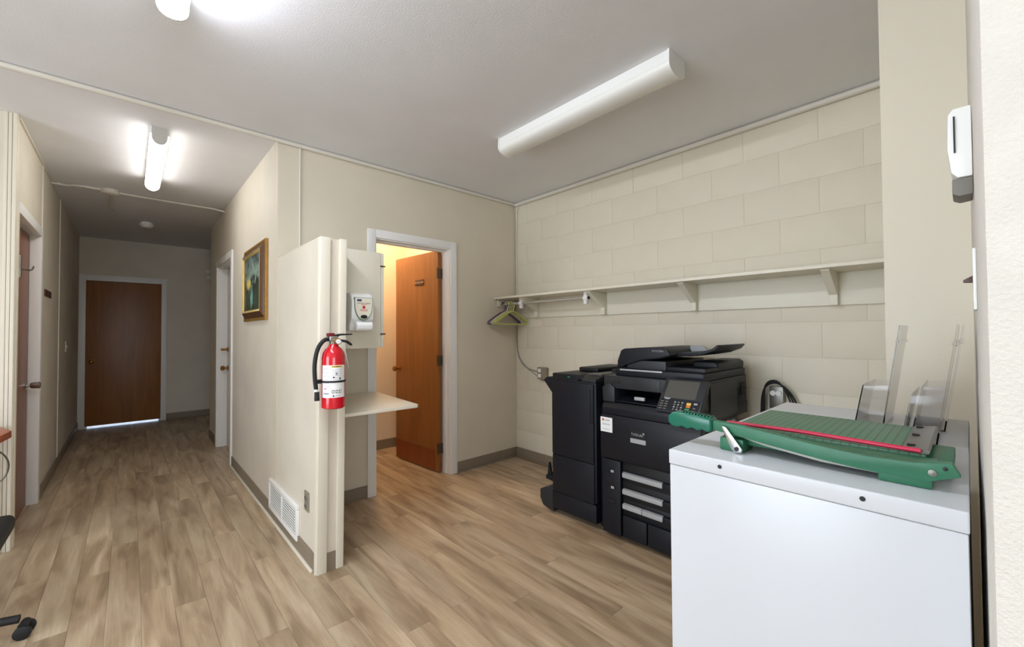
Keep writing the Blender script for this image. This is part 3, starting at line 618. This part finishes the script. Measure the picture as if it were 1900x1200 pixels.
# corner cable and outlets on the block wall
cb=thing('corner_cable',(XB-.01,YA-.03,0.86),'cream cable down the corner of the block wall to the metal outlet','cable')
MB().tube([(XB-.012,YA-.05,H-.045),(XB-.008,YA-.025,H-.10),(XB-.006,YA-.02,2.2),(XB-.006,YA-.02,1.63)],0.007,8,1).build('upper_run','conduit_paint',cb,smooth=True)
MB().tube([(XB-.026,YA-.02,1.60),(XB-.007,YA-.022,1.38),(XB-.007,YA-.018,1.2),(XB-.007,YA-.03,1.04),(XB-.007,3.06,0.93),(XB-.007,2.95,0.895),(XB-.007,2.83,0.885)],0.006,8,2).build('lower_run','cable_grey',cb,smooth=True)
MB().tube([(XB-.007,YA-.04,1.02),(XB-.007,3.03,0.92),(XB-.007,2.90,0.86),(XB-.007,2.80,0.80),(XB-.007,2.70,0.81),(XB-.007,2.4,0.86)],0.004,6,2).build('low_cable','cable_grey',cb,smooth=True)
r=thing('wall_outlet',(XB,2.775,0.82),'metal outlet box with white sockets left of the copier finisher','outlet')
MB().box(XB-.045,XB,2.725,2.835,0.82,0.935).build('box','alu_plate',r,bevel=.004)
for z_ in (0.905,0.855): MB().box(XB-.050,XB-.045,2.785,2.822,z_-.017,z_+.017).build('receptacle','white_plastic',r,bevel=.006)
r=thing('wall_outlet',(XB,0.80,0.80),'outlet with white plugs above the back corner of the white cabinet','outlet')
MB().box(XB-.055,XB,0.762,0.838,0.80,0.935).build('box','steel_grey',r,bevel=.004)
for y_ in (0.785,0.815): MB().lathe([(0.016,0),(0.016,-.012),(0.001,-.012)],(XB-.055,y_,0.895),'X',14).build('plug','white_plastic',r,smooth=True)
pc=thing('power_cord',(XB-.06,0.79,0.70),'black power cords looped around the outlet behind the white cabinet','cord')
for k in range(3):
    q=k*.008
    MB().tube([(XB-.05,0.885-q,0.66),(XB-.055,0.882-q,0.85),(XB-.06,0.86,0.935+q),(XB-.06,0.80,0.965+q),(XB-.06,0.735+q,0.925),(XB-.055,0.69+q*2,0.84),(XB-.05,0.66+q*2,0.72)],0.005,8,2).build('cord','rubber',pc,smooth=True)

# ================================================================== COPIER
K='black_plastic'
cp=thing('copier',(2.54,1.26,0),'large black office copier against the block wall','copier')
MB().box(2.235,2.88,0.952,1.57,0.035,0.49).build('lower_body',K,cp,bevel=.004)
for yy in (1.0,1.52):
    for xx in (2.28,2.82): MB().lathe([(0.02,0),(0.025,0.03),(0.02,0.04)],(xx,yy,0),'Z',12).build('foot','black_plastic_dark',cp,smooth=True)
MB().box(2.205,2.236,1.445,1.575,0.030,0.485).build('left_column',K,cp,bevel=.005)
MB().box(2.205,2.236,0.952,1.10,0.030,0.485).build('right_column',K,cp,bevel=.005)
for k,(z0,z1,hz) in enumerate(((0.365,0.480,0.395),(0.262,0.360,0.296),(0.160,0.258,0.208))):
    d_=MB().box(2.232,2.242,1.102,1.443,z0,z1).build('paper_drawer','black_plastic_dark',cp,bevel=.002)
    if k<2:
        MB().prism([(2.204,hz),(2.204,hz+.026),(2.222,hz+.032),(2.222,hz-.004)],'Y',1.175,1.432).build('handle','silver_plastic',d_,bevel=.002)
    else:
        MB().prism([(2.204,hz),(2.204,hz+.026),(2.222,hz+.032),(2.222,hz-.004)],'Y',1.305,1.432).build('handle','silver_plastic',d_,bevel=.002)
        MB().prism([(2.204,hz),(2.204,hz+.026),(2.222,hz+.032),(2.222,hz-.004)],'Y',1.175,1.302).build('handle','silver_plastic',d_,bevel=.002)
    MB().box(2.206,2.228,1.105,1.173,hz-.004,hz+.03).build('handle_end',K,d_,bevel=.004)
    MB().box(2.200,2.206,1.487,1.540,hz+.012,hz+.032).build('latch_slot','black_plastic_dark',cp,bevel=.002)
    if k<2: MB().box(2.1985,2.201,1.487,1.508,hz+.015,hz+.029).build('indicator','silver_plastic',cp)
for a,b_ in ((1.278,1.435),(1.112,1.270)): MB().box(2.212,2.236,a,b_,0.035,0.165).build('deep_drawer',K,cp,bevel=.004)
fcv=MB().prism([(2.200,0.492),(2.192,0.510),(2.190,0.70),(2.204,0.762),(2.26,0.762),(2.26,0.492)],'Y',0.952,1.576).build('front_cover',K,cp,bevel=.005)
MB().box(2.1885,2.191,1.487,1.573,0.655,0.745).build('sticker','label_white',fcv)
MB().box(2.1878,2.1886,1.548,1.560,0.722,0.735).build('sticker_mark','ink_red',fcv)
text('SYSTEM',0.010,'ink_black',fcv,(2.188,1.523,0.727),(0,-1,0),(0,0,1))
for z_ in (0.705,0.699,0.672): MB().box(2.1878,2.1886,1.505,1.56,z_-.001,z_+.001).build('print_line','ink_grey',fcv)
MB().box(2.1885,2.191,1.262,1.362,0.648,0.700).build('badge','black_plastic_dark',fcv)
MB().box(2.1875,2.191,1.262,1.362,0.622,0.648).build('badge_plate','silver_plastic',fcv)
text('TASKalfa',0.021,'label_grey',fcv,(2.188,1.318,0.672),(0,-1,0),(0,0,1))
MB().lathe([(0.006,0),(0.006,-.001),(0.001,-.001)],(2.1886,1.276,0.684),'X',12).build('badge_dot','label_grey',fcv)
# output bay
MB().prism([(2.204,0.765),(2.204,0.805),(2.225,0.838),(2.88,0.838),(2.88,0.765)],'Y',0.952,1.572).build('middle_body',K,cp,bevel=.004)
MB().prism([(1.57,0.84),(1.575,0.93),(1.52,0.955),(1.485,0.93),(1.485,0.84)],'X',2.212,2.5).build('bay_post','charcoal_plastic',cp,bevel=.006)
MB().box(2.5,2.88,0.955,1.57,0.838,0.925).build('rear_body',K,cp,bevel=.003)
MB().box(2.23,2.5,0.955,1.175,0.838,0.925).build('bay_right',K,cp,bevel=.003)
MB().box(2.225,2.88,0.955,1.57,0.925,1.002).build('upper_body','charcoal_plastic',cp,bevel=.006)
MB().box(2.222,2.2255,1.455,1.502,0.955,0.972).build('sensor_slot','black_plastic_dark',cp)
MB().box(2.2225,2.2255,1.19,1.36,0.93,0.995).build('upper_cover','charcoal_plastic',cp,bevel=.001)
MB().prism([(2.22,0.846),(2.22,0.852),(2.30,0.872),(2.5,0.885),(2.5,0.846)],'Y',1.18,1.484).build('output_tray',K,cp,bevel=.003)
MB().box(2.215,2.235,1.285,1.35,0.868,0.888).build('tray_clip','silver_plastic',cp,bevel=.003)
# scanner and feeder
MB().box(2.255,2.865,0.957,1.506,1.003,1.046).build('scanner_bed',K,cp,bevel=.008)
MB().box(2.249,2.256,1.19,1.47,1.036,1.046).build('lid_grip','silver_plastic',cp,bevel=.002)
ad=MB().prism([(1.506,1.050),(1.503,1.095),(1.478,1.160),(1.455,1.170),(1.35,1.178),(1.20,1.182),(1.165,1.168),(1.150,1.135),(1.20,1.118),(1.34,1.100),(1.45,1.064),(1.47,1.050)],'X',2.275,2.80).build('feeder_head',K,cp,bevel=.010,bseg=3)
text('KYOCERA',0.016,'label_grey',ad,(2.2735,1.228,1.160),(0,-1,0),(0,0,1))
MB().box(2.285,2.80,1.185,1.44,1.046,1.10).build('feeder_base','charcoal_plastic',cp,bevel=.006)
MB().box(2.295,2.85,0.965,1.19,1.046,1.070).build('feeder_exit',K,cp,bevel=.006)
MB().prism([(0.965,1.046),(0.962,1.085),(0.985,1.102),(1.10,1.100),(1.12,1.06),(1.12,1.046)],'X',2.46,2.865).build('lid_hump',K,cp,bevel=.012,bseg=3)
tr=MB().prism([(1.185,1.135),(1.185,1.148),(1.02,1.158),(0.955,1.178),(0.928,1.200),(0.918,1.196),(0.94,1.170),(1.0,1.145),(1.08,1.130)],'X',2.36,2.76).build('input_tray',K,cp,bevel=.004)
MB().prism([(1.30,1.145),(1.30,1.175),(1.225,1.168),(1.20,1.145)],'X',2.440,2.447).build('paper_guide','label_grey',tr)
MB().prism([(1.165,1.150),(1.165,1.190),(1.09,1.188),(1.055,1.158)],'X',2.56,2.567).build('paper_guide','label_grey',tr)
MB().prism([(1.30,1.110),(1.28,1.142),(1.14,1.138),(1.13,1.128)],'X',2.40,2.43).build('guide_lip','charcoal_plastic',tr)
# control panel, tilted back
pn=thing('x',(0,0,0),None,None); bpy.data.objects.remove(pn)
th=math.atan2(1.022-0.862,2.175-2.050); L_=math.hypot(.125,.16)
pm=Matrix.Translation((2.050,1.010,0.862))@Matrix.Rotation(-th,4,'Y')   # local +x runs up the panel, local +z is its face normal
def PM(): return MB()
pb=PM().box(0,L_,-0.115,0.115,-0.030,0).build('control_panel','charcoal_plastic',cp,bevel=.008,xf=pm)
PM().box(0.083,L_-.014,-0.075,0.092,0,0.0012).build('touch_screen','screen_glass',pb,xf=pm)
PM().box(0.006,0.078,-0.104,0.106,0,0.0008).build('key_panel',K,pb,xf=pm)
kk=PM().prism([(0.082,0.052),(0.082,0.090),(0.072,0.082),(0.072,0.060)],'Z',0.0008,0.0022).build('panel_mark','label_grey',pb,xf=pm)
def key(u,v,su,sv,m_): PM().box(u-su,u+su,v-sv,v+sv,0.0008,0.0030).build('key',m_,pb,xf=pm)
for i in range(4):
    for j_ in range(3): key(0.018+i*.014,0.022-j_*.019,0.0035,0.0045,'label_grey' if (i+j_)%2 else 'grey_plastic')
for i in range(4):
    for j_ in range(2): key(0.016+i*.014,0.092-j_*.024,0.0025,0.008,'grey_plastic')
key(0.056,-0.050,0.007,0.011,'key_yellow'); key(0.041,-0.050,0.006,0.010,'key_orange'); key(0.021,-0.048,0.009,0.011,'key_green'); key(0.060,-0.084,0.005,0.009,'label_grey'); key(0.035,-0.082,0.003,0.006,'grey_plastic'); key(0.018,-0.080,0.003,0.006,'grey_plastic')
MB().box(2.13,2.235,0.93,1.08,0.865,0.93).build('panel_arm','black_plastic_dark',cp,bevel=.006)
# right side details
for z0,z1 in ((0.79,0.99),(0.52,0.77)): MB().box(2.32,2.70,0.948,0.953,z0,z1).build('side_cover','charcoal_plastic',cp,bevel=.002)
for k in range(6): MB().box(2.765,2.845,0.948,0.953,0.885+k*.014,0.892+k*.014).build('side_vent','black_plastic_dark',cp)
for k in range(7): MB().box(2.40,2.52,0.9475,0.9485,0.68+k*.012,0.685+k*.012).build('side_vent','black_plastic_dark',cp)
MB().box(2.60,2.66,0.9465,0.949,0.70,0.755).build('side_latch','silver_plastic',cp,bevel=.001)

# finisher standing left of the copier
fn=thing('finisher',(2.53,1.81,0),'black paper finisher with output trays standing left of the copier','finisher')
MB().prism([(2.0,0.17),(2.0,0.987),(1.775,0.987),(1.715,0.945),(1.625,0.945),(1.625,0.17)],'X',2.215,2.85).build('body',K,fn,bevel=.006)
MB().box(2.203,2.217,1.640,1.996,0.425,0.935).build('front_door',K,fn,bevel=.005)
MB().box(2.205,2.217,1.640,1.996,0.165,0.420).build('lower_door',K,fn,bevel=.005)
MB().box(2.205,2.30,1.625,2.0,0.045,0.163).build('plinth',K,fn,bevel=.004)
MB().box(2.30,2.84,1.63,1.99,0.01,0.17).build('base','black_plastic_dark',fn)
MB().box(2.199,2.2045,1.643,1.665,0.68,0.905).build('door_grip','black_plastic_dark',fn,bevel=.002)
MB().prism([(2.215,0.946),(2.215,0.962),(2.30,0.985),(2.75,0.995),(2.75,0.946)],'Y',1.628,1.775).build('top_cover','charcoal_plastic',fn,bevel=.004)
MB().box(2.30,2.52,1.645,1.755,0.984,0.993).build('top_panel','screen_glass',fn,bevel=.002)
MB().box(2.45,2.84,1.78,1.95,0.987,1.018).build('top_hump','black_plastic_dark',fn,bevel=.012)
MB().box(2.50,2.84,1.585,1.70,0.985,1.012).build('bridge_cover','charcoal_plastic',fn,bevel=.004)
MB().box(2.213,2.218,1.84,1.86,0.965,0.972).build('status_lamp','key_green',fn)
MB().prism([(2.0,0.800),(2.0,0.955),(2.085,0.950),(2.115,0.930),(2.112,0.918)],'X',2.25,2.72).build('upper_tray',K,fn,bevel=.004)
MB().prism([(2.0,0.01),(2.0,0.180),(2.075,0.165),(2.128,0.138),(2.128,0.075),(2.10,0.03)],'X',2.215,2.70).build('foot_tray','charcoal_plastic',fn,bevel=.004)
MB().prism([(2.0,0.20),(2.0,0.245),(2.10,0.240),(2.105,0.21)],'X',2.25,2.62).build('lower_tray',K,fn,bevel=.003)
for xx in (2.27,2.58): MB().prism([(2.108,0.212),(2.094,0.325),(2.086,0.325),(2.066,0.245),(2.066,0.212)],'X',xx,xx+.015).build('tray_fin',K,fn,bevel=.002)
MB().box(2.26,2.80,1.580,1.624,0.02,0.64).build('docking_panel',K,fn,bevel=.004)

# ================================================================== WHITE CABINET AND THINGS ON IT
wc=thing('steel_cabinet',(1.3575,0.2345,0),'white steel storage cabinet in the right foreground','cabinet')
MB().box(0.9065,1.809,0.0055,0.4635,0.0,0.977).build('body','cabinet_white',wc,bevel=.003)
tp=MB().box(0.905,1.810,0.004,0.465,0.9775,1.010).build('top','cabinet_white',wc,bevel=.003,bseg=3)
for y_ in (0.354,0.125): MB().lathe([(0.0042,0),(0.0042,-.0008),(0.0005,-.0008)],(0.9052,y_,0.9955),'X',14).build('screw_hole','ink_black',tp)
ZC=1.010
pt_=thing('paper_trimmer',(1.17,0.22,ZC),'green guillotine paper trimmer with long blade arm on the white cabinet','paper trimmer')
MB().box(1.048,1.335,0.056,0.382,ZC+.028,ZC+.044).build('board','green_board',pt_,bevel=.003)
MB().box(1.010,1.050,0.040,0.385,ZC+.014,ZC+.040).build('front_rail','green_enamel',pt_,bevel=.003)
for a,b_,x0_,x1_ in ((0.335,0.385,0.985,1.05),(0.045,0.115,0.985,1.06),(0.32,0.37,1.25,1.32),(0.07,0.12,1.25,1.32)):
    MB().box(x0_,x1_,a,b_,ZC,ZC+.029).build('foot','green_enamel',pt_,bevel=.005)
MB().box(1.050,1.20,0.022,0.060,ZC+.016,ZC+.036).build('end_casting','green_enamel',pt_,bevel=.003)
MB().prism([(0.052,ZC+.044),(0.050,ZC+.050),(0.054,ZC+.051),(0.088,ZC+.046),(0.088,ZC+.044)],'X',1.055,1.332).build('ruler_strip','steel_grey',pt_)
for xx in (1.10,1.21,1.31): MB().lathe([(0.006,0),(0.006,.003),(0.001,.003)],(xx,0.078,ZC+.047),'Z',12).build('screw','black_plastic_dark',pt_)
MB().tube([(1.052,0.392,ZC+.050),(1.050,0.25,ZC+.053),(1.046,0.062,ZC+.050)],0.0042,10).build('finger_guard','red_plastic',pt_,smooth=True)
top=[(0.400,1.073),(0.35,1.071),(0.28,1.064),(0.20,1.055),(0.13,1.050),(0.07,1.052),(0.022,1.060)]
bot=[(0.012,1.040),(0.05,1.024),(0.07,1.024),(0.13,1.024),(0.20,1.029),(0.28,1.038),(0.35,1.047),(0.400,1.052)]
MB().prism(top+bot,'X',0.982,1.000).build('blade_arm','green_enamel',pt_,bevel=.002)
MB().prism([(0.38,1.050),(0.30,1.032),(0.2,1.020),(0.07,1.018),(0.07,1.045),(0.38,1.062)],'X',1.000,1.0035).build('blade','steel_grey',pt_)
hp=[(0.398,1.077),(0.43,1.080),(0.47,1.083),(0.492,1.081),(0.502,1.070),(0.502,1.056),(0.494,1.047),(0.478,1.046),(0.468,1.050),(0.456,1.045),(0.444,1.050),(0.432,1.045),(0.42,1.050),(0.410,1.045),(0.398,1.049)]
hd=MB().prism(hp,'X',0.974,1.008).build('handle','green_grip',pt_,bevel=.007,bseg=3)
for k in range(10): MB().box(0.980,1.002,0.402+k*.0072,0.4048+k*.0072,1.076+k*.0006,1.0812+k*.0005).build('grip_rib','green_grip',hd,bevel=.001)
MB().prism([(0.376,1.066),(0.366,1.064),(0.333,1.022),(0.335,1.014),(0.347,1.012),(0.355,1.018)],'X',0.972,0.976).build('latch','chrome',pt_,bevel=.001)
MB().lathe([(0.0045,0),(0.0045,-.003),(0.001,-.003)],(0.972,0.344,1.021),'X',12).build('latch_screw','black_plastic_dark',pt_)
for y_,z_,r_,m_ in ((0.045,1.040,0.0055,'steel_grey'),(0.030,1.050,0.003,'black_plastic_dark')): MB().lathe([(r_,0),(r_,-.002),(0.0005,-.0025)],(0.982,y_,z_),'X',14).build('pivot_bolt',m_,pt_,smooth=True)
def holder(xa,xb_,yf,label):
    h_=thing('brochure_holder',((xa+xb_)/2,yf-.03,ZC),label,'brochure holder','clear acrylic brochure holders')
    t_=0.003; A='acrylic'; sl=0.36
    # side profile in Y,Z: base, leaning back sheet, shorter leaning front sheet
    MB().prism([(yf,ZC),(yf,ZC+t_),(yf-.062,ZC+t_),(yf-.062,ZC)],'X',xa,xb_).build('base',A,h_)
    MB().prism([(yf-.059,ZC+t_),(yf-.062,ZC+t_),(yf-.062-.255*sl*0.42,ZC+.278),(yf-.059-.255*sl*.42,ZC+.280)],'X',xa,xb_).build('back_sheet',A,h_)
    MB().prism([(yf,ZC+t_),(yf-.003,ZC+t_),(yf-.003-.02,ZC+.115),(yf-.02,ZC+.115)],'X',xa,xb_).build('front_sheet',A,h_)
    for x_ in (xa,xb_-t_):
        MB().prism([(yf-.004,ZC+.004),(yf-.058,ZC+.004),(yf-.074,ZC+.118),(yf-.023,ZC+.112)],'X',x_,x_+t_).build('side_sheet',A,h_)
    MB().tube([(xa+.02,yf-.094,ZC+.235),(xb_-.02,yf-.094,ZC+.235)],0.006,10).build('bent_lip',A,h_,smooth=True)
holder(1.50,1.72,0.222,'clear acrylic brochure holder on the white cabinet, farthest from the plaster wall')
holder(1.355,1.565,0.115,'clear acrylic brochure holder right behind the metal ruler strip of the trimmer')
holder(1.575,1.79,0.108,'clear acrylic brochure holder at the back corner of the cabinet by the wall')
# device and switch on the near wall
dv=thing('wall_alarm',(1.3,YN,1.55),'white wall-mounted alarm unit with grey lower end on the near wall','alarm')
MB().prism([(YN+.001,1.588),(YN+.022,1.588),(YN+.031,1.60),(YN+.036,1.65),(YN+.034,1.72),(YN+.027,1.732),(YN+.001,1.732)],'X',1.25,1.33).build('case','white_plastic',dv,bevel=.003)
MB().prism([(YN+.001,1.552),(YN+.020,1.550),(YN+.030,1.556),(YN+.030,1.587),(YN+.001,1.587)],'X',1.252,1.328).build('lower_end','grey_plastic',dv,bevel=.003)
MB().box(1.247,1.250,YN+.024,YN+.0265,1.64,1.715).build('seam_slot','ink_black',dv)
r=plate('light_switch','Y',(1.24,YN,1.375),0.075,0.120,'white switch plate with dark toggle on the near plaster wall','switch',sgn=1,d=0.005)
MB().prism([(YN+.005,1.370),(YN+.005,1.384),(YN+.018,1.376),(YN+.018,1.371)],'X',1.234,1.246).build('toggle','sign_brown',r,bevel=.001)

# ================================================================== DESK AND OFFICE CHAIR AT THE LEFT EDGE
dk=thing('desk',(-1.1,3.2,0),'reddish brown desk top poking in at the left edge','desk')
MB().box(-1.75,-0.462,2.93,3.48,0.735,0.762).build('desk_top','desk_wood',dk,bevel=.003) if False else MB().prism([(-1.75,3.80),(-0.56,3.80),(-0.475,3.56),(-0.50,3.35),(-1.75,3.35)],'Z',0.715,0.752).build('desk_top','desk_wood',dk,bevel=.003)
for a,b_ in ((-1.72,3.40),(-0.72,3.72),(-1.72,3.72)): MB().box(a,a+.05,b_,b_+.05,0,0.715).build('leg','steel_grey',dk,bevel=.003)
MB().box(-1.67,-0.70,3.76,3.78,0.35,0.715).build('modesty_panel','desk_wood',dk)
ca=thing('desk_cable',(-0.6,3.60,0.45),'thin grey cable hanging in a loop below the desk','cable')
MB().tube([(-0.60,3.70,0.708),(-0.565,3.66,0.66),(-0.515,3.70,0.60),(-0.502,3.74,0.52),(-0.53,3.74,0.44),(-0.62,3.74,0.41),(-0.75,3.74,0.43)],0.004,8,2).build('cable','steel_grey',ca,smooth=True)
ch=thing('office_chair',(-0.78,2.86,0),'black swivel office chair cut off at the left edge','chair')
cx_,cy_=-0.775,2.794
sh_=MB().lathe([(0.03,0.09),(0.03,0.40)],(cx_,cy_,0),'Z',16).build('column','steel_grey',ch,smooth=True)
MB().lathe([(0.05,0.07),(0.055,0.12),(0.03,0.14)],(cx_,cy_,0),'Z',16).build('hub','rubber',ch,smooth=True)
for k in range(5):
    a=math.radians(-8)+k*2*math.pi/5; ca_,sa_=math.cos(a),math.sin(a)
    lg=MB().tube([(cx_+.03*ca_,cy_+.03*sa_,0.105),(cx_+.28*ca_,cy_+.28*sa_,0.095),(cx_+.445*ca_,cy_+.445*sa_,0.078)],0.017,10,1).build('base_leg','rubber',ch,smooth=True)
    px,py=cx_+.46*ca_,cy_+.46*sa_; bx_,by_=-sa_,ca_
    for s_ in (-1,1):
        M4=Matrix.Translation((px+.026*bx_*s_,py+.026*by_*s_,0.028))@Matrix.Rotation(a,4,'Z')
        MB().lathe([(0.018,-0.010),(0.028,-0.006),(0.028,0.006),(0.018,0.010)],(0,0,0),'Y',18).build('caster_wheel','rubber',ch,smooth=True,xf=M4)
    MB().tube([(px-.02*bx_,py-.02*by_,0.052),(px+.02*bx_,py+.02*by_,0.052)],0.016,10).build('caster_hood','rubber',ch,smooth=True)
MB().box(cx_-.25,cx_+.388,cy_-.25,cy_+.25,0.365,0.445).build('seat','rubber',ch,bevel=.035,bseg=4)
MB().box(cx_-.27,cx_-.21,cy_-.22,cy_+.22,0.58,1.0).build('backrest','rubber',ch,bevel=.025,bseg=4)
MB().box(cx_-.24,cx_-.20,cy_-.03,cy_+.03,0.42,0.62).build('back_post','steel_grey',ch,bevel=.004)
